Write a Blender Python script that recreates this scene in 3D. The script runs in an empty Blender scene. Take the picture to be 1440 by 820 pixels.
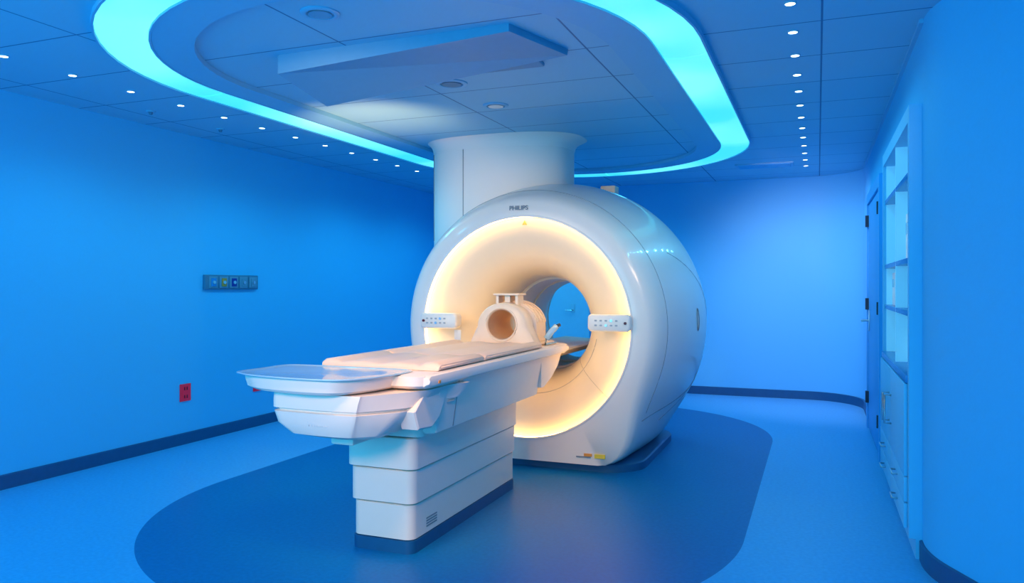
import bpy, bmesh, math, random
from mathutils import Vector, Matrix
random.seed(4)
S=bpy.context.scene
COL=S.collection
S.view_settings.view_transform='Standard'
S.view_settings.look='None'
PI=math.pi
H=2.707; TH=math.radians(21.7)

# ---------------------------------------------------------------- materials
def nodes(m):
    m.use_nodes=True
    return m.node_tree.nodes,m.node_tree.links,m.node_tree.nodes['Principled BSDF']
def setc(b,n,v):
    if n in b.inputs: b.inputs[n].default_value=v
def mat(name,c,rough=.4,metal=0,emit=None,es=0,var=.04,bump=0,nscale=20,coat=0,trans=0,spec=.5,alpha=1):
    m=bpy.data.materials.new(name); N,L,b=nodes(m)
    setc(b,'Roughness',rough); setc(b,'Metallic',metal); setc(b,'Coat Weight',coat); setc(b,'Coat Roughness',.06)
    setc(b,'Transmission Weight',trans); setc(b,'Specular IOR Level',spec); setc(b,'Alpha',alpha)
    tc=N.new('ShaderNodeTexCoord'); nz=N.new('ShaderNodeTexNoise'); nz.inputs['Scale'].default_value=nscale
    L.new(tc.outputs['Object'],nz.inputs['Vector'])
    r=N.new('ShaderNodeValToRGB')
    r.color_ramp.elements[0].color=(*[max(0,x*(1-var)) for x in c],1)
    r.color_ramp.elements[1].color=(*[min(1,x*(1+var)) for x in c],1)
    L.new(nz.outputs['Fac'],r.inputs['Fac']); L.new(r.outputs['Color'],b.inputs['Base Color'])
    if bump:
        bp=N.new('ShaderNodeBump'); bp.inputs['Strength'].default_value=bump; bp.inputs['Distance'].default_value=.01
        L.new(nz.outputs['Fac'],bp.inputs['Height']); L.new(bp.outputs['Normal'],b.inputs['Normal'])
    if emit:
        setc(b,'Emission Color',(*emit,1)); setc(b,'Emission Strength',es)
    return m
WALL=(.09,.53,.86)
M_wall=mat('wall_paint',WALL,.6,bump=.03,nscale=60,var=.02,spec=.3)
M_white=mat('white_plastic',(.88,.76,.67),.34,coat=.45,var=.01)
M_duct=mat('duct_paint',(.84,.74,.68),.55,var=.01,spec=.3)
M_table=mat('table_plastic',(.88,.72,.63),.45,var=.015,spec=.35)
M_cream=mat('bore_liner',(.85,.71,.53),.4,var=.015)
M_tube=mat('bore_tube',(.82,.70,.56),.4,var=.02)
M_navy=mat('navy_vinyl',(.006,.09,.22),.4,var=.1)
M_seam=mat('seam_grey',(.25,.26,.28),.6)
M_softseam=mat('soft_seam',(.50,.44,.36),.6)
M_grey=mat('letter_grey',(.22,.24,.28),.4)
M_emb=mat('embossed_grey',(.68,.62,.58),.4)
M_pad=mat('peach_vinyl',(.92,.61,.45),.5,var=.03,bump=.05)
M_coil=mat('coil_plastic',(.88,.65,.47),.35)
M_coilin=mat('coil_inner',(.85,.55,.32),.6)
M_tray=mat('tray_plastic',(.38,.56,.68),.2,coat=.5)
M_dark=mat('dark_plastic',(.02,.03,.05),.4)
M_metal=mat('brushed_metal',(.55,.6,.65),.3,metal=.9)
M_red=mat('red_outlet_glow',(.80,.02,.05),.4,emit=(.7,.0,.04),es=.2)  # plate is no lamp; weak emission keeps the red bright under blue light
M_redd=mat('dark_red',(.10,.0,.01),.4)
M_orange=mat('orange_fitting',(.8,.3,.05),.4)
M_yel=mat('yellow_label',(.85,.6,.05),.5)
M_panelgrey=mat('panel_grey',(.07,.20,.32),.45)
M_plate=mat('plate_grey',(.16,.30,.42),.4)
M_ctl=mat('control_panel_plastic',(.82,.75,.66),.35)
M_btn=mat('button_grey',(.42,.43,.44),.5)
M_glow=mat('warm_light_strip',(1,.8,.5),.4,emit=(1,.63,.17),es=14)
M_led=mat('downlight_lens',(1,1,1),.4,emit=(.75,.93,1),es=4)
M_ceiltrim=mat('ceiling_trim',(.18,.50,.72),.5,var=.02)
M_cab=mat('cabinet_laminate',(.24,.62,.88),.4,var=.02)
M_cabin=mat('cabinet_interior_glow',(.48,.80,.95),.45,var=.02,emit=(.18,.68,.9),es=.25)  # emission stands in for the lit look inside the cabinet
M_shelf=mat('shelf_blue',(.02,.26,.6),.25)
M_paper=mat('paper_white_glow',(.86,.88,.88),.6,emit=(.7,.8,.9),es=.15)  # slight emission brightens the shelf items, which give no light themselves
M_door=mat('door_paint',(.06,.42,.82),.4,var=.02)
M_door2=mat('pale_door_paint',(.50,.72,.88),.4,var=.02)
M_cyan=mat('ring_diffuser',(.3,.9,.9),.4,emit=(.07,.80,.86),es=.92); N,L,b=nodes(M_cyan)
g=N.new('ShaderNodeNewGeometry'); nz=N.new('ShaderNodeTexNoise'); nz.inputs['Scale'].default_value=1.1; nz.inputs['Detail'].default_value=1
L.new(g.outputs['Position'],nz.inputs['Vector']); r=N.new('ShaderNodeValToRGB')
r.color_ramp.elements[0].position=.35; r.color_ramp.elements[1].position=.68
r.color_ramp.elements[0].color=(.05,.66,.76,1); r.color_ramp.elements[1].color=(.22,.95,.90,1)
L.new(nz.outputs['Fac'],r.inputs['Fac']); L.new(r.outputs['Color'],b.inputs['Emission Color'])

# floor
M_floor=bpy.data.materials.new('floor_vinyl'); N,L,b=nodes(M_floor)
def math_n(N,L,op,a,b_=None,clamp=False):
    n=N.new('ShaderNodeMath'); n.operation=op; n.use_clamp=clamp
    for i,v in enumerate([a,b_]):
        if v is None: continue
        if isinstance(v,(int,float)): n.inputs[i].default_value=v
        else: L.new(v,n.inputs[i])
    return n.outputs[0]
geo=N.new('ShaderNodeNewGeometry'); sep=N.new('ShaderNodeSeparateXYZ'); L.new(geo.outputs['Position'],sep.inputs[0])
dx=math_n(N,L,'SUBTRACT',sep.outputs[0],-2.14)
dy=math_n(N,L,'SUBTRACT',sep.outputs[1],5.72)
dy=math_n(N,L,'ABSOLUTE',dy); dy=math_n(N,L,'SUBTRACT',dy,1.40); dy=math_n(N,L,'MAXIMUM',dy,0.0)
d2=math_n(N,L,'ADD',math_n(N,L,'MULTIPLY',dx,dx),math_n(N,L,'MULTIPLY',dy,dy))
dist=math_n(N,L,'SQRT',d2)
ins=math_n(N,L,'LESS_THAN',dist,1.77)
nz=N.new('ShaderNodeTexNoise'); nz.inputs['Scale'].default_value=45; nz.inputs['Detail'].default_value=5
L.new(geo.outputs['Position'],nz.inputs['Vector'])
ra=N.new('ShaderNodeValToRGB'); ra.color_ramp.elements[0].position=.35; ra.color_ramp.elements[1].position=.65
ra.color_ramp.elements[0].color=(.08,.43,.76,1); ra.color_ramp.elements[1].color=(.10,.49,.82,1)
rb=N.new('ShaderNodeValToRGB'); rb.color_ramp.elements[0].position=.35; rb.color_ramp.elements[1].position=.65
rb.color_ramp.elements[0].color=(.001,.155,.38,1); rb.color_ramp.elements[1].color=(.001,.185,.44,1)
L.new(nz.outputs['Fac'],ra.inputs[0]); L.new(nz.outputs['Fac'],rb.inputs[0])
mx=N.new('ShaderNodeMixRGB'); L.new(ins,mx.inputs[0]); L.new(ra.outputs[0],mx.inputs[1]); L.new(rb.outputs[0],mx.inputs[2])
L.new(mx.outputs[0],b.inputs['Base Color']); setc(b,'Roughness',.38); setc(b,'Specular IOR Level',.32)
n2=N.new('ShaderNodeTexNoise'); n2.inputs['Scale'].default_value=3; L.new(geo.outputs['Position'],n2.inputs['Vector'])
bp=N.new('ShaderNodeBump'); bp.inputs['Strength'].default_value=.06; bp.inputs['Distance'].default_value=.02
L.new(n2.outputs['Fac'],bp.inputs['Height']); L.new(bp.outputs['Normal'],b.inputs['Normal'])

# ceiling
M_ceil=bpy.data.materials.new('ceiling_tiles'); N,L,b=nodes(M_ceil)
geo=N.new('ShaderNodeNewGeometry'); sep=N.new('ShaderNodeSeparateXYZ'); L.new(geo.outputs['Position'],sep.inputs[0])
def joint(o,off,p,w):
    a=math_n(N,L,'ADD',o,100*p-off); a=math_n(N,L,'DIVIDE',a,p); a=math_n(N,L,'FRACT',a)
    a=math_n(N,L,'SUBTRACT',a,.5); a=math_n(N,L,'ABSOLUTE',a)
    return math_n(N,L,'GREATER_THAN',a,.5-w/p)
j=math_n(N,L,'MAXIMUM',joint(sep.outputs[0],-1.2,1.22,.005),joint(sep.outputs[1],3.53,.61,.005))
mx=N.new('ShaderNodeMixRGB'); L.new(j,mx.inputs[0]); mx.inputs[1].default_value=(.23,.54,.72,1); mx.inputs[2].default_value=(.03,.16,.34,1)
L.new(mx.outputs[0],b.inputs['Base Color']); setc(b,'Roughness',.55)
bp=N.new('ShaderNodeBump'); bp.inputs['Distance'].default_value=.01; bp.invert=True; L.new(j,bp.inputs['Height']); L.new(bp.outputs['Normal'],b.inputs['Normal'])

# ---------------------------------------------------------------- helpers
def link(ob,parent=None):
    COL.objects.link(ob)
    if parent is not None:
        ob.parent=parent; ob.matrix_parent_inverse=Matrix.Translation(-parent.location)
    return ob
def meta(ob,label=None,cat=None,group=None,kind=None):
    if label: ob['label']=label
    if cat: ob['category']=cat
    if group: ob['group']=group
    if kind: ob['kind']=kind
    return ob
def empty(name,loc,label,cat):
    e=bpy.data.objects.new(name,None); e.location=loc; e.empty_display_size=.1
    COL.objects.link(e); meta(e,label,cat); return e
def fin(name,bm,m,parent=None,smooth=False,auto=None):
    mn=Vector([min(v.co[i] for v in bm.verts) for i in range(3)]); mxx=Vector([max(v.co[i] for v in bm.verts) for i in range(3)])
    c=(mn+mxx)/2; c.z=mn.z
    for v in bm.verts: v.co-=c
    bmesh.ops.recalc_face_normals(bm,faces=bm.faces)
    me=bpy.data.meshes.new(name); 
    if smooth:
        for f in bm.faces: f.smooth=True
        if auto:
            for e in bm.edges:
                if len(e.link_faces)==2 and e.calc_face_angle(0)>auto: e.smooth=False
    bm.to_mesh(me); bm.free()
    ob=bpy.data.objects.new(name,me); ob.location=c
    me.materials.append(m)
    return link(ob,parent)
def addbox(bm,lo,hi,bev=0,seg=2):
    lo=Vector(lo);hi=Vector(hi)
    r=bmesh.ops.create_cube(bm,size=1)
    for v in r['verts']:
        v.co=Vector([(lo[i]+hi[i])/2+v.co[i]*(hi[i]-lo[i]) for i in range(3)])
    if bev:
        es=list({e for v in r['verts'] for e in v.link_edges})
        bmesh.ops.bevel(bm,geom=es,offset=bev,segments=seg,affect='EDGES',profile=.5)
def box(name,lo,hi,m,parent=None,bev=0,seg=2):
    bm=bmesh.new(); addbox(bm,lo,hi,bev,seg); return fin(name,bm,m,parent,smooth=bev>0,auto=.6)
def addloft(bm,secs,cap0=True,cap1=True,closed=True):
    rows=[[bm.verts.new(p) for p in s] for s in secs]
    n=len(rows[0])
    for a,b_ in zip(rows,rows[1:]):
        for i in range(n if closed else n-1):
            j=(i+1)%n
            try: bm.faces.new((a[i],a[j],b_[j],b_[i]))
            except ValueError: pass
    if cap0: bm.faces.new(rows[0])
    if cap1: bm.faces.new(rows[-1])
    return rows
def loft(name,secs,m,parent=None,cap0=True,cap1=True,closed=True,auto=.7):
    bm=bmesh.new(); addloft(bm,secs,cap0,cap1,closed); return fin(name,bm,m,parent,True,auto)
def rrect(cx,cy,hx,hy,r,n=6):
    pts=[]
    r=min(r,hx*.999,hy*.999)
    for k,(sx,sy) in enumerate([(1,1),(-1,1),(-1,-1),(1,-1)]):
        for i in range(n+1):
            a=k*PI/2+i/n*PI/2
            pts.append((cx+sx*(hx-r)+r*math.cos(a),cy+sy*(hy-r)+r*math.sin(a)))
    return pts
def addtube(bm,path,r,n=10,closed=False):
    path=[Vector(p) for p in path]; secs=[]
    K=len(path)
    for i,p in enumerate(path):
        if closed: t=path[(i+1)%K]-path[i-1]
        else: t=path[min(i+1,K-1)]-path[max(i-1,0)]
        t.normalize()
        up=Vector((0,0,1)) if abs(t.z)<.95 else Vector((1,0,0))
        a=t.cross(up).normalized(); b_=t.cross(a)
        secs.append([p+r*(math.cos(q*2*PI/n)*a+math.sin(q*2*PI/n)*b_) for q in range(n)])
    if closed: secs.append(secs[0])
    addloft(bm,secs,not closed,not closed)
    if closed: bmesh.ops.remove_doubles(bm,verts=bm.verts,dist=1e-5)
def tube(name,path,r,m,parent=None,n=10,closed=False):
    bm=bmesh.new(); addtube(bm,path,r,n,closed); return fin(name,bm,m,parent,True)
def cyl(name,c,r,h,m,parent=None,axis='z',n=32,r2=None,bev=0):
    r2=r if r2 is None else r2; c=Vector(c)
    def pt(rad,t,a):
        if axis=='z': return c+Vector((rad*math.cos(a),rad*math.sin(a),t))
        if axis=='y': return c+Vector((rad*math.cos(a),t,rad*math.sin(a)))
        return c+Vector((t,rad*math.cos(a),rad*math.sin(a)))
    prof=[(r,0),(r2,h)]
    if bev: prof=[(r-bev,0),(r,bev),(r2,h-bev),(r2-bev,h)]
    return loft(name,[[pt(rr,t,i*2*PI/n) for i in range(n)] for rr,t in prof],m,parent)
def lathe_y(name,cx,cz,prof,m,parent=None,n=128,auto=.9):
    secs=[[(cx+r*math.sin(i*2*PI/n),y,cz+r*math.cos(i*2*PI/n)) for i in range(n)] for y,r in prof]
    return loft(name,secs,m,parent,False,False,True,auto)
def cat(pts,sub=4):
    out=[];P=[Vector(p) for p in pts]
    for i in range(len(P)-1):
        p0=P[max(i-1,0)];p1=P[i];p2=P[i+1];p3=P[min(i+2,len(P)-1)]
        for k in range(sub):
            t=k/sub
            out.append(.5*((2*p1)+(-p0+p2)*t+(2*p0-5*p1+4*p2-p3)*t*t+(-p0+3*p1-3*p2+p3)*t**3))
    out.append(P[-1]); return out
def catc(pts,sub=5):
    out=[];P=[Vector((p[0],p[1],0)) for p in pts]; K=len(P)
    for i in range(K):
        p0=P[i-1];p1=P[i];p2=P[(i+1)%K];p3=P[(i+2)%K]
        for k in range(sub):
            t=k/sub
            v=.5*((2*p1)+(-p0+p2)*t+(2*p0-5*p1+4*p2-p3)*t*t+(-p0+3*p1-3*p2+p3)*t**3)
            out.append((v.x,v.y))
    return out
def text(name,body,size,loc,rot,m,parent,ext=.001,align='CENTER'):
    cu=bpy.data.curves.new(name+'_tmp','FONT'); cu.body=body; cu.size=size; cu.extrude=ext; cu.align_x=align; cu.align_y='CENTER'; cu.offset=size*.008
    to=bpy.data.objects.new('tmp',cu); COL.objects.link(to)
    bpy.context.view_layer.update()
    me=bpy.data.meshes.new_from_object(to.evaluated_get(bpy.context.evaluated_depsgraph_get()))
    bpy.data.objects.remove(to); me.name=name
    ob=bpy.data.objects.new(name,me); me.materials.clear(); me.materials.append(m)
    ob.location=loc; ob.rotation_euler=rot
    return link(ob,parent)

# ---------------------------------------------------------------- room shell
WX=.49; LX=-5.13; BY=10.0
def wallstrip(name,path,z0,z1,m):
    bm=bmesh.new(); addloft(bm,[[(x,y,z0) for x,y in path],[(x,y,z1) for x,y in path]],False,False,False)
    ob=fin(name,bm,m,None,True,.5); meta(ob,kind='structure'); return ob
def slab(name,lo,hi,m):
    o=box(name,lo,hi,m); meta(o,kind='structure'); return o
slab('floor',(LX-.1,-1.2,-.1),(3.1,BY+.1,0),M_floor)
slab('ceiling',(LX-.1,-1.2,H),(3.1,BY+.1,H+.1),M_ceil)
slab('wall_left',(LX-.1,-1.2,0),(LX,BY+.1,H),M_wall)
arcb=[(-.11+.6*math.sin(a),9.4+.6*math.cos(a)) for a in [i/16*PI/2 for i in range(17)]]
wallstrip('wall_back',[(LX,BY)]+arcb+[(WX,9.2)],0,H,M_wall)
CY0,CY1,CZ1=4.42,6.0,2.26
arcn=[(WX+.7-.7*math.cos(a),4.3-.7*math.sin(a)) for a in [i/10*PI/7 for i in range(11)]]
endn=(arcn[-1][0]+math.sin(PI/7)*2.6,arcn[-1][1]-math.cos(PI/7)*2.6)
bm=bmesh.new()
pth=[(WX,9.2),(WX,CY1),(WX,CY0)]+arcn+[endn]
rows=[[bm.verts.new((x,y,z)) for x,y in pth] for z in (0,CZ1,H)]
for r_ in range(2):
    for i in range(len(pth)-1):
        if r_==0 and i==1: continue
        bm.faces.new((rows[r_][i],rows[r_][i+1],rows[r_+1][i+1],rows[r_+1][i]))
o=fin('wall_right',bm,M_wall,None,True,.5); meta(o,kind='structure')

def base(name,path,side):
    secs=[]
    P=[Vector((x,y,0)) for x,y in path]
    for i,p in enumerate(P):
        t=(P[min(i+1,len(P)-1)]-P[max(i-1,0)]).normalized(); n=Vector((-t.y,t.x,0))*side
        secs.append([p,p+n*.014,p+n*.014+Vector((0,0,.095)),p+n*.006+Vector((0,0,.10)),p+Vector((0,0,.10))])
    o=loft(name,secs,M_navy,None,True,True,True,.5); meta(o,kind='structure')
base('baseboard_left',[(LX,-1),(LX,5),(LX,BY)],-1)
base('baseboard_back',[(LX,BY),(-2,BY)]+arcb+[(WX,9.0),(WX,8.36)],-1)
base('baseboard_right',[(WX,6.58),(WX,6.07)],-1)
base('baseboard_front',[(WX,4.355)]+arcn[1:]+[endn],-1)
tr=box('trim_1',(WX-.02,4.3,H-.02),(WX,9.3,H),M_ceiltrim); meta(tr,kind='structure')

def mk_door():
    d=box('door_1',(WX-.03,6.75,0.01),(WX-.004,8.2,2.16),M_door,bev=.004); meta(d,kind='structure')
    fr=bmesh.new()
    addbox(fr,(WX-.045,6.62,0),(WX-.001,6.745,2.26)); addbox(fr,(WX-.045,8.205,0),(WX-.001,8.33,2.26)); addbox(fr,(WX-.045,6.745,2.165),(WX-.001,8.205,2.26))
    f=fin('trim_2',fr,M_door); meta(f,kind='structure')
    for z in (.25,1.15,1.95):
        box('hinge',(WX-.06,8.17,z),(WX-.03,8.22,z+.11),M_dark,d)
        box('hinge',(WX-.055,6.73,z),(WX-.03,6.76,z+.10),M_dark,d)
    bm=bmesh.new(); addbox(bm,(WX-.04,8.02,.95),(WX-.03,8.09,1.15),.003)
    addtube(bm,[(WX-.03,8.055,1.05),(WX-.10,8.055,1.05),(WX-.10,7.93,1.05)],.011)
    fin('door_handle',bm,M_metal,d,True,.6)
mk_door()
d2=box('door_2',(-3.75,BY-.04,.01),(-2.85,BY-.004,2.1),M_door2,bev=.004); meta(d2,kind='structure')
bm=bmesh.new(); addbox(bm,(-3.10,BY-.05,1.02),(-3.05,BY-.04,1.13)); addtube(bm,[(-3.075,BY-.05,1.05),(-3.075,BY-.09,1.05),(-3.17,BY-.09,1.05)],.010); fin('door_handle',bm,M_metal,d2,True,.6)

# ---------------------------------------------------------------- cabinet
cab=empty('storage_cabinet',(.6,5.2,0),'tall light-blue built-in cabinet with open shelves above doors','cabinet')
X0,X1=.43,.80
bm=bmesh.new()
addbox(bm,(X0,CY0-.06,.10),(X1,CY0,CZ1+.04)); addbox(bm,(X0,CY1,.10),(X1,CY1+.06,CZ1+.04))
addbox(bm,(X0,CY0,CZ1-.04),(X1,CY1,CZ1+.04))
addbox(bm,(X0,CY0,.10),(X1,CY1,.13))
addbox(bm,(X0+.03,CY0-.06,0),(X1,CY1+.06,.10))
fin('carcass',bm,M_cab,cab)
bm=bmesh.new()
addbox(bm,(X1-.02,CY0,.13),(X1,CY1,CZ1-.04)); addbox(bm,(X0+.02,CY1-.006,.9),(X1-.02,CY1,CZ1-.04))
fin('interior_panel',bm,M_cabin,cab)
box('divider',(X0+.01,5.19,.92),(X1-.02,5.21,CZ1-.04),M_cabin,cab)
box('counter_shelf',(X0-.01,CY0,.88),(X1-.02,CY1-.006,.92),M_shelf,cab,.003)
for z in (1.22,1.50,1.95):
    box('shelf',(X0+.010,CY0+.001,z),(X1-.02,CY1-.007,z+.028),M_shelf,cab,.002)
for k in range(2):
    y0=CY0+.004+k*.79; y1=y0+.782
    d=box('cabinet_door',(X0-.018,y0,.40),(X0,y1,.875),M_cab,cab,.003)
    yh=y1-.06 if k==0 else y0+.06
    tube('handle',[(X0-.018,yh,.55),(X0-.055,yh,.55),(X0-.055,yh,.72),(X0-.018,yh,.72)],.006,M_metal,d)
    for zz in (.13,.265):
        dr=box('drawer',(X0-.018,y0,zz+.002),(X0,y1,zz+.13),M_cab,cab,.003)
        ym=(y0+y1)/2
        tube('handle',[(X0-.018,ym-.06,zz+.07),(X0-.045,ym-.06,zz+.07),(X0-.045,ym+.06,zz+.07),(X0-.018,ym+.06,zz+.07)],.005,M_metal,dr)
def binder(y,z,h,w,m):
    bm=bmesh.new(); addbox(bm,(X0+.05,y,z),(X0+.28,y+w,z+h),.004)
    o=fin('binder',bm,m,None,True,.6); meta(o,'white ring binder standing on cabinet shelf','binder','binders in the cabinet')
    box('spine_label',(X0+.048,y+w*.2,z+h*.55),(X0+.05,y+w*.8,z+h*.8),M_tray,o); return o
for i in range(4): binder(5.30+i*.075,.921,.25+.02*(i%2),.065,M_paper)
for i in range(2): binder(5.75+i*.08,1.249,.22,.07,M_paper)
for i in range(3): binder(4.80+i*.08,1.529,.27,.07,M_paper)
def bottle(y):
    n=20; prof=[(0,.03),(.005,.034),(.12,.034),(.145,.014),(.17,.012)]
    o=loft('pump_bottle',[[(X0+.12+r*math.cos(i*2*PI/n),y+r*math.sin(i*2*PI/n),.921+z) for i in range(n)] for z,r in prof],M_paper)
    meta(o,'small white pump bottle on the cabinet counter','bottle')
    tube('pump_head',[(X0+.12,y,1.09),(X0+.12,y,1.12),(X0+.07,y,1.12)],.007,M_tray,o)
bottle(5.12)

# ---------------------------------------------------------------- ceiling fittings
CX=-2.265;C0=4.08;C1=7.17
def stad(R,na=32,ns=10):
    P=[]
    for i in range(ns): P.append((CX+R,C0+(C1-C0)*i/ns))
    for i in range(na): a=i/na*PI; P.append((CX+R*math.cos(a),C1+R*math.sin(a)))
    for i in range(ns): P.append((CX-R,C1-(C1-C0)*i/ns))
    for i in range(na): a=PI+i/na*PI; P.append((CX+R*math.cos(a),C0+R*math.sin(a)))
    return P
ringL=empty('ceiling_ring_light',(CX,(C0+C1)/2,H-.05),'large glowing cyan racetrack-shaped light ring on the ceiling','ceiling light')
prof=[(1.695,H-.001),(1.69,H-.022),(1.66,H-.034),(1.56,H-.040),(1.47,H-.034),(1.445,H-.022),(1.44,H-.001)]
rings=[[(x,y,z) for x,y in stad(r)] for r,z in prof]
NN=len(rings[0])
cuts=[1,10,26,42,52,68,NN+1]
for a,b_ in zip(cuts,cuts[1:]):
    secs=[]
    for i in range(a,b_+1): secs.append([rg[i%NN] for rg in rings])
    s0=[Vector(p) for p in secs[0]]; s1=[Vector(p) for p in secs[1]]
    secs[0]=[p+(q_-p).normalized()*.006 for p,q_ in zip(s0,s1)]
    loft('diffuser_segment',secs,M_cyan,ringL,True,True,False,.9)
for rr,w in ((1.437,.012),(1.70,.012)):
    loft('ring_frame',[[(x,y,z) for x,y in stad(r_)] for r_,z in ((rr-w/2,H),(rr-w/2,H-.032),(rr+w/2,H-.032),(rr+w/2,H))],M_ceiltrim,ringL,False,False)
o=loft('trim_3',[[(x,y,z) for x,y in stad(r_)] for r_,z in ((1.43,H-.03),(1.22,H-.03),(1.215,H-.001),(1.43,H-.001),(1.43,H-.03))],M_ceiltrim,None,False,False,True,.5); meta(o,kind='structure')

def downlight(x,y,r):
    n=24
    o=loft('downlight',[[(x+rr*math.cos(i*2*PI/n),y+rr*math.sin(i*2*PI/n),z) for i in range(n)] for rr,z in ((r,H),(r,H-.004),(r*.8,H-.006),(r*.75,H-.002))],M_tray,None,False,False)
    l=cyl('lens',(x,y,H-.006),r*.78,.004,M_led,o,n=24)
    return o,l
dl,ln=downlight(-4.36,3.03,.029)
meta(dl,'small round white recessed ceiling downlight','downlight','rows of small ceiling downlights')
pos=[(-4.36+.006*k,3.03+.436*k) for k in range(1,12)]+[(-.12,3.83+.436*k) for k in range(13)]
for x,y in pos:
    c=dl.copy(); c.location=(x,y,dl.location.z); COL.objects.link(c)
    lc=ln.copy(); COL.objects.link(lc); lc.parent=c; lc.matrix_parent_inverse=Matrix.Translation(-dl.location)
def rnd(name,x,y,r,label,cat_,core,m2):
    n=36
    o=loft(name,[[(x+rr*math.cos(i*2*PI/n),y+rr*math.sin(i*2*PI/n),z) for i in range(n)] for rr,z in ((r,H),(r,H-.006),(r*.9,H-.012),(r*.72,H-.01),(r*.68,H-.002))],M_ceiltrim,None,False,False)
    meta(o,label,cat_)
    cyl(core,(x,y,H-.012),r*.6,.01,m2,o)
def cpt(u,v,z=H):
    d=(z-1.38)*1080/(402-v); cx=(u-720)/1080*d
    return cx*math.cos(TH)-d*math.sin(TH), cx*math.sin(TH)+d*math.cos(TH)
rnd('recessed_light',*cpt(450,18),.095,'round recessed ceiling spotlight with metal ring','ceiling light','lamp_core',M_metal)
rnd('recessed_light',*cpt(697,148),.095,'round recessed ceiling spotlight with metal ring','ceiling light','lamp_core',M_metal)
rnd('ceiling_speaker',*cpt(635,117),.105,'round flat ceiling speaker with dark grille','speaker','speaker_grille',M_panelgrey)
for u,v in ((212,156),(310,181)):
    x,y=cpt(u,v)
    o=cyl('fire_sprinkler',(x,y,H-.010),.035,.010,M_ceiltrim,n=20); meta(o,'small ceiling sprinkler head','sprinkler')
    cyl('sprinkler_head',(x,y,H-.028),.012,.02,M_panelgrey,o,n=12,r2=.018)
x,y=cpt(1075,232)
bm=bmesh.new(); addbox(bm,(x-.3,y-.15,H-.012),(x+.3,y+.15,H))
o=fin('ceiling_vent',bm,M_ceiltrim); meta(o,'rectangular slotted air vent in ceiling','vent')
bm=bmesh.new()
for i in range(8): addbox(bm,(x-.27,y-.13+i*.034,H-.018),(x+.27,y-.115+i*.034,H-.012))
fin('louvre_slats',bm,M_wall,o)
bm=bmesh.new()
T=[(-2.88,3.6,H),(-1.45,3.6,H),(-1.3,4.12,H),(-2.88,4.12,H)]
B=[(-2.88,3.6,H-.11),(-1.45,3.6,H-.04),(-1.3,4.1,H-.04),(-2.84,4.02,H-.21)]
vt=[bm.verts.new(p) for p in T]; vb=[bm.verts.new(p) for p in B]
bm.faces.new(vt); bm.faces.new(vb)
for i in range(4): bm.faces.new((vt[i],vt[(i+1)%4],vb[(i+1)%4],vb[i]))
M_wedge=mat('wedge_paint',(.13,.34,.52),.55)
o=fin('ceiling_projection_housing',bm,M_wedge); meta(o,'angular blue wedge-shaped housing hanging from ceiling','ceiling housing')
fr=box('rear_panel',(-2.4,4.02,H-.03),(-1.5,4.30,H-.002),M_wedge,o,.01)

# ---------------------------------------------------------------- scanner
GX=-2.085; GZ=1.067
sc=empty('mri_scanner',(GX,6.4,0),'large round white MRI scanner with warm glowing bore ring','mri scanner')
def outline(y,r,w,n=144,q=1):
    P=[]
    for i in range(n):
        a=i*2*PI/n; sx=math.sin(a); cz=math.cos(a)
        h=1.03
        if cz<0: b_=1/((abs(sx)/w)**7+(abs(cz)/h)**7)**(1/7)
        else: b_=w
        R=(r**16+b_**16)**(1/16) if q else r
        P.append((GX+R*sx,y,max(GZ+R*cz,.06)))
    return P
ctrl=[(5.52,1.00,.845),(5.60,1.04,.86),(5.80,1.10,.865),(6.05,1.155,.865),(6.35,1.195,.865),(6.65,1.205,.86),(6.9,1.175,.84),(7.1,1.11,.80),(7.25,1.0,.74),(7.33,.88,.68)]
cc=cat(ctrl,3)
secs=[outline(5.45,.848,.7,q=0),outline(5.452,.875,.7,q=0),outline(5.464,.945,.80),outline(5.485,.975,.825)]
secs+=[outline(*p) for p in cc]
secs+=[outline(7.36,.7,.5,q=0),outline(7.37,.45,.5,q=0)]
loft('shell',secs,M_white,sc,False,False,True,1.2)
pl=[]
for z,g in ((0,.0),(.055,.0),(.065,-.01)):
    pl.append([(x,y,z) for x,y in rrect(GX,6.33,.875+g,.80+g,.28,10)])
loft('plinth',pl,M_navy,sc)
fp=cat([(5.500,.836,0),(5.512,.79,0),(5.54,.71,0),(5.59,.62,0),(5.67,.53,0),(5.79,.455,0),(5.94,.41,0),(6.08,.392,0),(6.20,.388,0)],4)
lathe_y('bore_funnel',GX,GZ,[(p[0],p[1]) for p in fp],M_cream,sc)
lathe_y('bore_tunnel',GX,GZ,[(6.195,.389),(6.21,.398),(6.235,.398),(6.24,.372),(6.6,.368),(6.605,.378),(6.63,.378),(6.635,.360),(7.0,.360),(7.005,.375),(7.12,.395),(7.28,.43),(7.37,.46)],M_tube,sc,auto=.5)
lathe_y('light_strip',GX,GZ,[(5.447,.836),(5.5,.838)],M_glow,sc)
lathe_y('front_rim',GX,GZ,[(5.453,.852),(5.444,.85),(5.441,.843),(5.444,.836),(5.45,.836)],M_white,sc)
def seamline(name,pts,r=.0026,m=None): return tube(name,pts,r,m or M_seam,sc,6)
def shellpt(y,a,off=.0):
    for p,q_ in zip(cc,cc[1:]):
        if p[0]<=y<=q_[0]:
            t=(y-p[0])/(q_[0]-p[0]); r=p[1]+(q_[1]-p[1])*t; w=p[2]+(q_[2]-p[2])*t; break
    sx=math.sin(a); cz=math.cos(a)
    b_=1/((abs(sx)/w)**7+(abs(cz)/1.03)**7)**(1/7) if cz<0 else w
    R=(r**16+b_**16)**(1/16)+off
    return (GX+R*sx,y,GZ+R*cz)
seamline('panel_seam',[shellpt(5.66,math.radians(a)) for a in range(-100,128,3)],.003)
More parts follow.
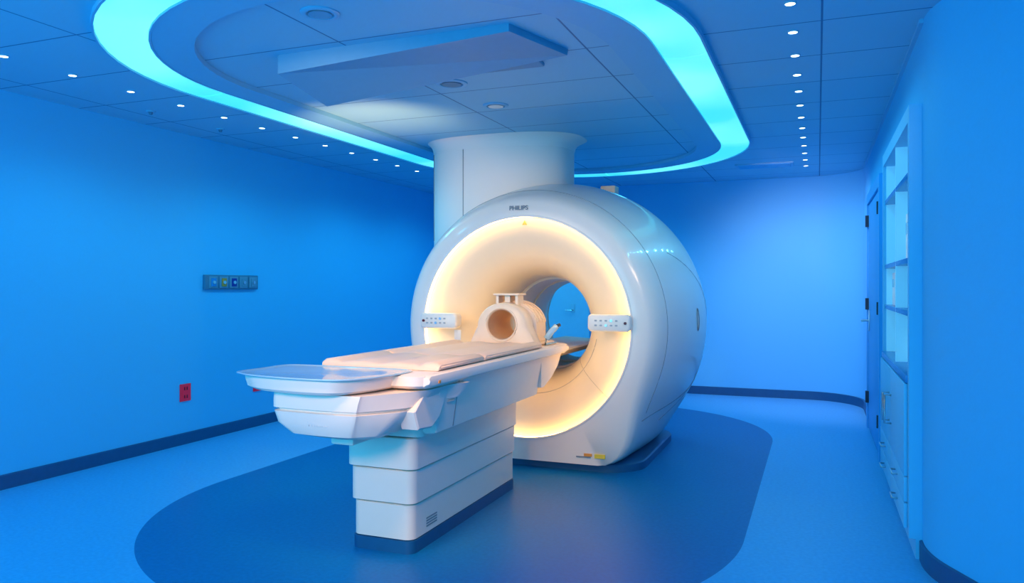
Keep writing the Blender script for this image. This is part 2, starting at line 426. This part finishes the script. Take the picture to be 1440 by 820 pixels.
seamline('panel_seam',[shellpt(6.9-.9*((a-95)/35)**2 if a<130 else 6.0,math.radians(a)) for a in range(60,131,3)],.003)
seamline('panel_seam',[shellpt(5.62+.0267*i,math.radians(128-.33*i)) for i in range(0,48,2)],.004)
for ang in (128,205):
    seamline('funnel_seam',[(GX+r*math.sin(math.radians(ang)),y-.001,GZ+r*math.cos(math.radians(ang))) for (y,r,_z) in [tuple(p) for p in fp]],.0016,M_softseam)
seamline('funnel_seam',[(GX+.53*math.sin(math.radians(a)),5.669,GZ+.53*math.cos(math.radians(a))) for a in range(100,206,3)],.0028,M_softseam)
seamline('funnel_seam',[(GX+.43*math.sin(math.radians(a)),5.868,GZ+.43*math.cos(math.radians(a))) for a in range(80,280,3)],.0028,M_softseam)
bm=bmesh.new(); hp=[Vector(shellpt(6.3+.03*math.cos(t),math.radians(88)+.075*math.sin(t),.002)) for t in [i*2*PI/24 for i in range(24)]]
addtube(bm,hp,.004,6,True); fin('side_latch',bm,M_seam,sc,True)
text('lettering','PHILIPS',.048,(GX-.03,5.448,GZ+.905),(PI/2-.12,0,0),M_grey,sc,.002)
def tri(x,y,z,s,m,name='warning_triangle'):
    bm=bmesh.new()
    f=[bm.verts.new(p) for p in ((x-s,y,z-s*.8),(x+s,y,z-s*.8),(x,y,z+s))]
    g=[bm.verts.new(p) for p in ((x-s,y+.003,z-s*.8),(x+s,y+.003,z-s*.8),(x,y+.003,z+s))]
    bm.faces.new(f); bm.faces.new(g)
    for i in range(3): bm.faces.new((f[i],f[(i+1)%3],g[(i+1)%3],g[i]))
    return fin(name,bm,m,sc)
tri(GX+.0,5.498,GZ+.795,.020,M_orange)
box('label_plate',(-1.52,5.452,.115),(-1.44,5.464,.145),M_yel,sc)
box('label_plate',(-1.60,5.452,.125),(-1.54,5.464,.145),M_orange,sc)
box('label_plate',(-1.66,5.452,.115),(-1.55,5.464,.122),M_grey,sc)
def ctlp(x0,x1,z0,z1,flip):
    xc=(x0+x1)/2; zc=(z0+z1)/2
    secs=[[(x,y,z) for x,z in rrect(xc,zc,(x1-x0)/2-g,(z1-z0)/2-g,.03,6)] for y,g in ((5.47,.006),(5.385,.0),(5.372,.006),(5.368,.014))]
    p=loft('control_panel',secs,M_ctl,sc)
    for i in range(5):
        for j in range(2):
            bx=xc-.095+i*.038; bz=zc+.017-j*.034
            box('button',(bx-.009,5.364,bz-.006),(bx+.009,5.369,bz+.006),M_btn,p,.002) if (i+j)%4!=3 else cyl('button',(bx,5.363,bz),.010,.006,M_metal,p,'y',14)
    rx=x1-.035 if flip else x0+.035
    cyl('stop_button',(rx,5.358,zc),.010,.012,M_redd,p,'y',20)
ctlp(-1.55,-1.235,1.05,1.175,True); ctlp(-2.92,-2.60,1.045,1.17,False)
box('small_display',(-2.66,5.45,.955),(-2.60,5.46,1.035),M_ctl,sc,.004)
box('rear_connector_box',(-1.88,6.95,2.12),(-1.74,7.1,2.31),M_coil,sc,.01)

def ell(cx,cy,rx,ry,z,n=64,p=2.6):
    P=[]
    for i in range(n):
        a=i*2*PI/n; c=math.cos(a); s=math.sin(a); k=(abs(c)**p+abs(s)**p)**(-1/p)
        P.append((cx+rx*k*c,cy+ry*k*s,z))
    return P
kx,ky=-2.72,6.62; krx,kry=.66,.42
def conform(P): return [(x,y,GZ+math.sqrt(max(1.19**2-(x-GX)**2,.25))-.01) for x,y,z in P]
def skew(P,gr): return [((x if x<kx else kx+(x-kx)*(1+gr)) ,y,z) for x,y,z in P]
loft('service_duct',[conform(ell(kx,ky,krx,kry,0))]+[ell(kx,ky,krx,kry,z) for z in (2.26,2.4,2.60)],M_duct,sc)
loft('duct_collar',[skew(ell(kx,ky,krx+g,kry+g,z),gr) for z,g,gr in ((2.60,.002,.0),(2.64,.008,.01),(2.668,.018,.03),(2.688,.032,.06),(2.706,.055,.09))],M_duct,sc)
for a in (-2.62,-1.9):
    k=(abs(math.cos(a))**2.6+abs(math.sin(a))**2.6)**(-1/2.6)
    tube('duct_seam',[(kx+(krx+.001)*math.cos(a)*k, ky+(kry+.001)*math.sin(a)*k, z) for z in (1.8,2.2,2.6)],.0035,M_seam,sc,6)

# ---------------------------------------------------------------- patient table
tx=-2.10
tb=empty('patient_table',(tx,4.2,0),'white motorised patient table with stepped pedestal','patient table')
def plan(cx,y0,y1,hx,r,z): return [(x,y,z) for x,y in rrect(cx,(y0+y1)/2,hx,(y1-y0)/2,r,8)]
loft('kickplate',[plan(tx-.01,3.46,4.90,.185,.05,0),plan(tx-.01,3.46,4.90,.185,.05,.065),plan(tx-.01,3.47,4.89,.175,.05,.067)],M_navy,tb)
tiers=[(.067,.25,.180),(.256,.43,.192),(.436,.60,.206),(.606,.72,.245)]
for z0,z1,hx in tiers:
    g=min(hx-.18,.03)
    loft('pedestal_tier',[plan(tx-.01,3.475-g,4.90,hx-.005,.05,z0+.001),plan(tx-.01,3.467-g,4.90,hx,.05,z0+.004),plan(tx-.01,3.467-g,4.90,hx,.05,z1-.004),plan(tx-.01,3.475-g,4.90,hx-.005,.05,z1)],M_table,tb,auto=.4)
loft('tier_core',[plan(tx-.01,3.49,4.88,.17,.05,z) for z in (.06,.7)],M_seam,tb)
bm=bmesh.new()
for i in range(4): addbox(bm,(tx-.01+.179,3.62,.10+i*.014),(tx-.01+.1815,3.74,.107+i*.014))
fin('vent_grille',bm,M_seam,tb)
loft('upper_housing',[plan(tx+.01,3.48,4.97,.275,.012,.625),plan(tx+.01,3.47,4.98,.295,.012,.635),plan(tx+.01,3.44,4.98,.335,.012,.90)],M_table,tb,auto=.4)
for yy in (3.66,):
    tube('panel_seam',[(tx+.01+.297,yy,.64),(tx+.01+.3345,yy,.885)],.002,M_seam,tb,6)
for s in (-1,1):
    xo=tx+s*.372
    secs=[]
    for y in (3.25,3.27,5.38,5.45):
        k=.0 if 3.26<y<5.4 else .012
        secs.append([(xo+px*s,y,pz) for px,pz in ((-.10,.88+k),(-.02,.885+k),(.012,.90+k),(.016,.925),(.010,.945-k),(-.02,.951-k),(-.10,.95-k))])
    loft('side_rail',secs,M_table,tb)
loft('table_top',[plan(tx,3.24,5.5,.36,.08,.885),plan(tx,3.22,5.52,.37,.08,.90),plan(tx,3.22,5.52,.37,.08,.945),plan(tx,3.24,5.5,.36,.08,.952)],M_table,tb)
bm=bmesh.new()
sh=[(4.98,.68),(5.04,.68),(5.20,.73),(5.34,.80),(5.42,.88),(4.98,.88)]
addloft(bm,[[(tx-.27,y,z) for y,z in sh],[(tx+.335,y,z) for y,z in sh]])
fin('head_end_bracket',bm,M_table,tb,True,.6)
loft('bed_bridge',[[(tx+.015+x,y,z) for x,z in [(-.24,.87),(-.18,.82),(0,.80),(.18,.82),(.24,.87),(.23,.885),(0,.87),(-.23,.885)]] for y in (5.4,7.25)],M_tube,tb)
def prow(z,xl,yf,fr,xr,ym,yb):
    pts=[(xl,yb),(xl,(yb+yf)/2+.05),(xl+.002,yf+.12),(xl+.02,yf+.02),(xl+.10,yf),((xl+fr)/2+.05,yf-.008),(fr-.03,yf),(fr,yf+.02),((fr+xr)/2+.01,(yf+ym)/2),(xr,ym),(xr,(ym+yb)/2+.02),(xr,yb)]
    return [(x,y,z) for x,y in catc(pts,4)]
fh=[prow(.648,-2.24,3.16,-2.06,-2.01,3.22,3.45),prow(.652,-2.29,3.09,-2.02,-1.95,3.18,3.5),prow(.675,-2.37,3.02,-1.99,-1.90,3.15,3.55),prow(.73,-2.425,2.99,-1.96,-1.85,3.16,3.6),
    prow(.785,-2.44,2.98,-1.94,-1.80,3.23,3.65),prow(.79,-2.425,2.995,-1.95,-1.815,3.24,3.65),prow(.797,-2.425,2.995,-1.95,-1.81,3.24,3.65),prow(.802,-2.445,2.98,-1.94,-1.79,3.24,3.66),prow(.84,-2.445,2.98,-1.93,-1.77,3.29,3.7),prow(.875,-2.445,2.985,-1.92,-1.75,3.32,3.7)]
loft('foot_housing',fh,M_table,tb,auto=.6)
box('lock_block',(tx-.10,3.14,.61),(tx+.03,3.40,.665),M_table,tb,.012)
text('lettering','PHILIPS',.034,(-2.16,2.983,.735),(PI/2+.1,0,0),M_emb,tb,.0015)
fa=[(3.20,.78),(3.30,.86),(3.36,.89),(3.52,.895),(3.52,.80),(3.46,.72),(3.38,.68),(3.24,.69)]
loft('side_fairing',[[(x,y_,z_) for y_,z_ in fa] for x in (-1.86,-1.775)]+[[(-1.768,3.36+(y_-3.36)*.95,.80+(z_-.80)*.93) for y_,z_ in fa]],M_table,tb,auto=.3)
TO=catc([(-2.60,2.97),(-2.665,3.03),(-2.655,3.20),(-2.65,3.36),(-2.56,3.40),(-2.2,3.41),(-1.92,3.40),(-1.86,3.30),(-1.89,3.08),(-1.97,2.93),(-2.08,2.885),(-2.30,2.89),(-2.50,2.925)],5)
def sct(k,z,cx=-2.22,cy=3.2): return [(cx+(x-cx)*k,cy+(y-cy)*(k*.6+.4 if y<cy else k),z) for x,y in TO]
loft('tray_bowl',[sct(.74,.878),sct(.81,.882),sct(.87,.894),sct(.895,.925),sct(.905,.950)],M_table,tb,auto=.45)
loft('foot_tray',[sct(.90,.948),sct(.985,.951),sct(1.0,.954),sct(1.0,.958),sct(.99,.960),sct(.975,.959),sct(.95,.956),sct(.88,.954)],M_tray,tb)
bm=bmesh.new(); addbox(bm,(tx+.382,3.34,.905),(tx+.390,3.36,.92)); fin('warning_label',bm,M_orange,tb)
cyl('round_logo',(tx+.338,3.56,.865),.010,.008,M_seam,tb,'x',16)

def mattress(y0,y1,label,name='mattress_pad'):
    xs=[(-.335,.954),(-.350,.962),(-.350,.982),(-.335,.993),(-.30,.998),(-.26,.992),(-.235,.978),(-.20,.984),(-.10,.990),(-.02,.981),(0,.978),(.02,.981),(.10,.990),(.20,.984),(.235,.978),(.26,.992),(.30,.998),(.335,.993),(.350,.982),(.350,.962),(.335,.954)]
    secs=[]
    for y,k in ((y0,.4),(y0+.008,.8),(y0+.025,1),(y1-.025,1),(y1-.008,.8),(y1,.4)):
        secs.append([(tx+x*(.985+.015*k),y,.954+(z-.954)*k) for x,z in xs])
    o=loft(name,secs,M_pad,None,True,True,True,.9); meta(o,label,'mattress')
    tube('piping',[(tx+.351,y0+.02,.972),(tx+.351,y1-.02,.972)],.004,M_pad,o,6)
    return o
mattress(3.42,3.98,'contoured peach vinyl mattress pad at foot end of patient table')
mattress(3.99,4.96,'contoured peach vinyl mattress pad beside the head coil')

# ---------------------------------------------------------------- head coil
hc=empty('head_coil',(GX,5.2,.953),'cream head coil with round opening on patient table','head coil')
def arch(y,w,top,zb,n=40,flare=0):
    P=[]
    zc=1.09
    for i in range(n):
        a=i*2*PI/n; x=math.sin(a)*w; z=math.cos(a)
        if z>=0: zz=zc+z*(top-zc)
        else:
            zz=zc+z*(zc-zb)*1.25; zz=max(zz,zb); x=math.copysign(max(abs(x),w*(1+flare*(zc-zz)/(zc-zb)) if abs(x)>w*.55 else abs(x)),x)
        P.append((GX+x,y,zz))
    return P
def circ(y,r,n=40): return [(GX+r*math.sin(i*2*PI/n),y,1.105+r*math.cos(i*2*PI/n)) for i in range(n)]
secs=[circ(5.17,.104),circ(5.04,.104),circ(5.03,.112),arch(5.035,.175,1.245,.956,flare=.3),arch(5.05,.19,1.258,.956,flare=.35),arch(5.16,.194,1.262,.956,flare=.35),arch(5.17,.19,1.255,.956,flare=.35),circ(5.17,.104)]
loft('front_arch',secs,M_coil,hc,False,False,True,.8)
secs=[circ(5.46,.104),circ(5.172,.104),arch(5.172,.175,1.235,.956),arch(5.2,.205,1.27,.956),arch(5.40,.205,1.26,.956),arch(5.46,.17,1.2,.956),circ(5.46,.104)]
loft('rear_dome',secs,M_coil,hc,False,False,True,.8)
lathe_y('opening_liner',GX,1.105,[(5.036,.103),(5.3,.100),(5.455,.100)],M_coilin,hc,48)
tube('opening_rim',[(GX+.118*math.sin(i*PI/20),5.031,1.105+.118*math.cos(i*PI/20)) for i in range(40)],.006,M_coil,hc,8,True)
for y in (5.22,5.28,5.34,5.40):
    tube('coil_rib',[(GX+.207*math.sin(a),y,1.09+.178*math.cos(a)) for a in [math.radians(q_) for q_ in range(-85,86,8)]],.005,M_coil,hc,8)
bm=bmesh.new()
addbox(bm,(GX-.10,5.12,1.31),(GX+.10,5.27,1.325),.005); addbox(bm,(GX-.085,5.14,1.24),(GX-.065,5.25,1.315)); addbox(bm,(GX+.065,5.14,1.24),(GX+.085,5.25,1.315)); addbox(bm,(GX-.02,5.15,1.24),(GX+.02,5.24,1.315))
fin('mirror_bracket',bm,M_coil,hc,True,.6)
loft('coil_base',[plan(GX,5.0,5.5,.25,.06,.953),plan(GX,5.0,5.5,.26,.06,.965),plan(GX,5.02,5.48,.24,.05,.975)],M_coil,hc)
cn=tube('cable_connector',[(GX+.28,5.20,1.0),(GX+.31,5.22,1.05),(GX+.34,5.25,1.09)],.022,M_tray,None,12); meta(cn,'pale blue cable plug resting beside head coil','plug')
tube('plug_tip',[(GX+.34,5.25,1.09),(GX+.36,5.27,1.10)],.012,M_dark,cn,10)
tube('cable',[(GX+.28,5.2,1.0),(GX+.29,5.15,.965),(GX+.30,5.35,.963)],.008,M_tray,cn,8)

# ---------------------------------------------------------------- left wall fittings
pn=box('medical_gas_panel',(LX,5.38,1.345),(LX+.03,6.08,1.48),M_panelgrey,bev=.006); meta(pn,'long grey wall panel with coloured medical gas outlets','wall panel')
cols=[M_shelf,M_orange,mat('navy_fit',(.01,.03,.3),.4),M_plate,M_plate]
for i in range(5):
    y=5.42+i*.132
    f=box('gas_outlet',(LX+.03,y,1.36),(LX+.037,y+.11,1.465),M_plate,pn,.003)
    box('outlet_cover',(LX+.037,y+.025,1.375),(LX+.043,y+.085,1.45),cols[i],f)
    cyl('outlet_port',(LX+.043,y+.055,1.412),.016,.008,M_tray if i<3 else M_metal,f,'x',16)
def redout(y,z):
    o=box('power_outlet',(LX,y-.06,z-.075),(LX+.012,y+.06,z+.075),M_red,bev=.003); meta(o,'red wall power outlet plate','outlet')
    for s in (-1,1):
        for dyy in (-.014,.014): box('socket_slot',(LX+.012,y+dyy-.005,z+s*.035-.014),(LX+.0145,y+dyy+.005,z+s*.035+.014),M_redd,o)
    box('socket_face',(LX+.0118,y-.028,z-.055),(LX+.0125,y+.028,z+.055),M_red,o)
redout(5.17,.45); redout(6.10,.42)

# ---------------------------------------------------------------- lights
def area(name,loc,target,size,col,en,sy=None):
    l=bpy.data.lights.new(name,'AREA'); l.shape='RECTANGLE'; l.size=size; l.size_y=sy or size; l.color=col; l.energy=en
    o=bpy.data.objects.new(name,l); o.location=loc; COL.objects.link(o)
    o.rotation_euler=(Vector(target)-Vector(loc)).to_track_quat('-Z','Y').to_euler(); return o
def spot(name,loc,target,col,en,ang,blend=.6,r=.15):
    l=bpy.data.lights.new(name,'SPOT'); l.color=col; l.energy=en; l.spot_size=math.radians(ang); l.spot_blend=blend; l.shadow_soft_size=r
    o=bpy.data.objects.new(name,l); o.location=loc; COL.objects.link(o)
    o.rotation_euler=(Vector(target)-Vector(loc)).to_track_quat('-Z','Y').to_euler(); return o
BL=(.06,.62,.98)
AM=(1,.60,.27)
area('blue_fill_light',(-3.0,-.9,1.6),(-2.9,8,1.5),4,BL,110,2.2)
spot('table_fill_spot',(-1.5,2.2,2.62),(-2.1,4.1,.85),AM,225,62,.8,.3)  # unseen amber spot added to warm the table and pads
spot('foot_fill_spot',(-1.2,.6,1.9),(-2.15,3.2,.6),(1,.52,.20),185,40,.8,.3)  # added amber spot, offsets the blue tint on the foot end
spot('scanner_fill_spot',(-2.9,1.5,2.5),(-2.2,5.6,1.6),AM,240,42,.9,.3)  # unseen warm key added for the scanner front
spot('duct_fill_spot',(-3.5,3.2,2.1),(-2.8,6.3,2.3),(1,.66,.42),70,24,.9,.3)  # extra spot added to lighten the duct
spot('side_fill_spot',(.2,3.0,2.6),(-1.3,6.4,1.2),(1,.68,.42),140,50,.9,.4)  # added from the right to lift the scanner's side
spot('corner_fill_spot',(-.6,7.6,2.6),(.1,9.9,.9),(1,.60,.8),220,90,1,.1)  # added to put a pale lavender patch on the back corner
spot('ceiling_fill_uplight',(-3.2,5.0,1.85),(-3.25,5.25,2.7),(1,.52,.22),55,90,.8,.05)  # unseen uplight in mid-air, added to warm the ceiling tiles
for x,y,e in ((-3.95,3.9,30),(-3.95,5.6,32),(-3.95,7.4,36),(-3.9,8.9,34),(-2.0,8.5,40)):
    spot('blue_fill_spot',(x,y,2.6),(x,y+.01,0),BL,e,165,.6,.12)  # blue fill added to brighten the walls, set apart from the downlight fittings
for k in range(2,13):
    spot('small_downlight_beam',(-.12,3.83+.436*k,2.68),(-.12,3.84+.436*k,0),(.10,.66,1),6.5,165,.6,.025)
w=bpy.data.worlds.new('World'); S.world=w; w.use_nodes=True
w.node_tree.nodes['Background'].inputs[0].default_value=(.09,.59,.98,1); w.node_tree.nodes['Background'].inputs[1].default_value=1.12

# ---------------------------------------------------------------- camera
cam=bpy.data.cameras.new('camera'); cam.lens=27; cam.sensor_width=36; cam.shift_y=-8/1440; cam.clip_end=100
co=bpy.data.objects.new('camera',cam); co.location=(0,0,1.38); co.rotation_euler=(PI/2,0,TH); COL.objects.link(co); S.camera=co
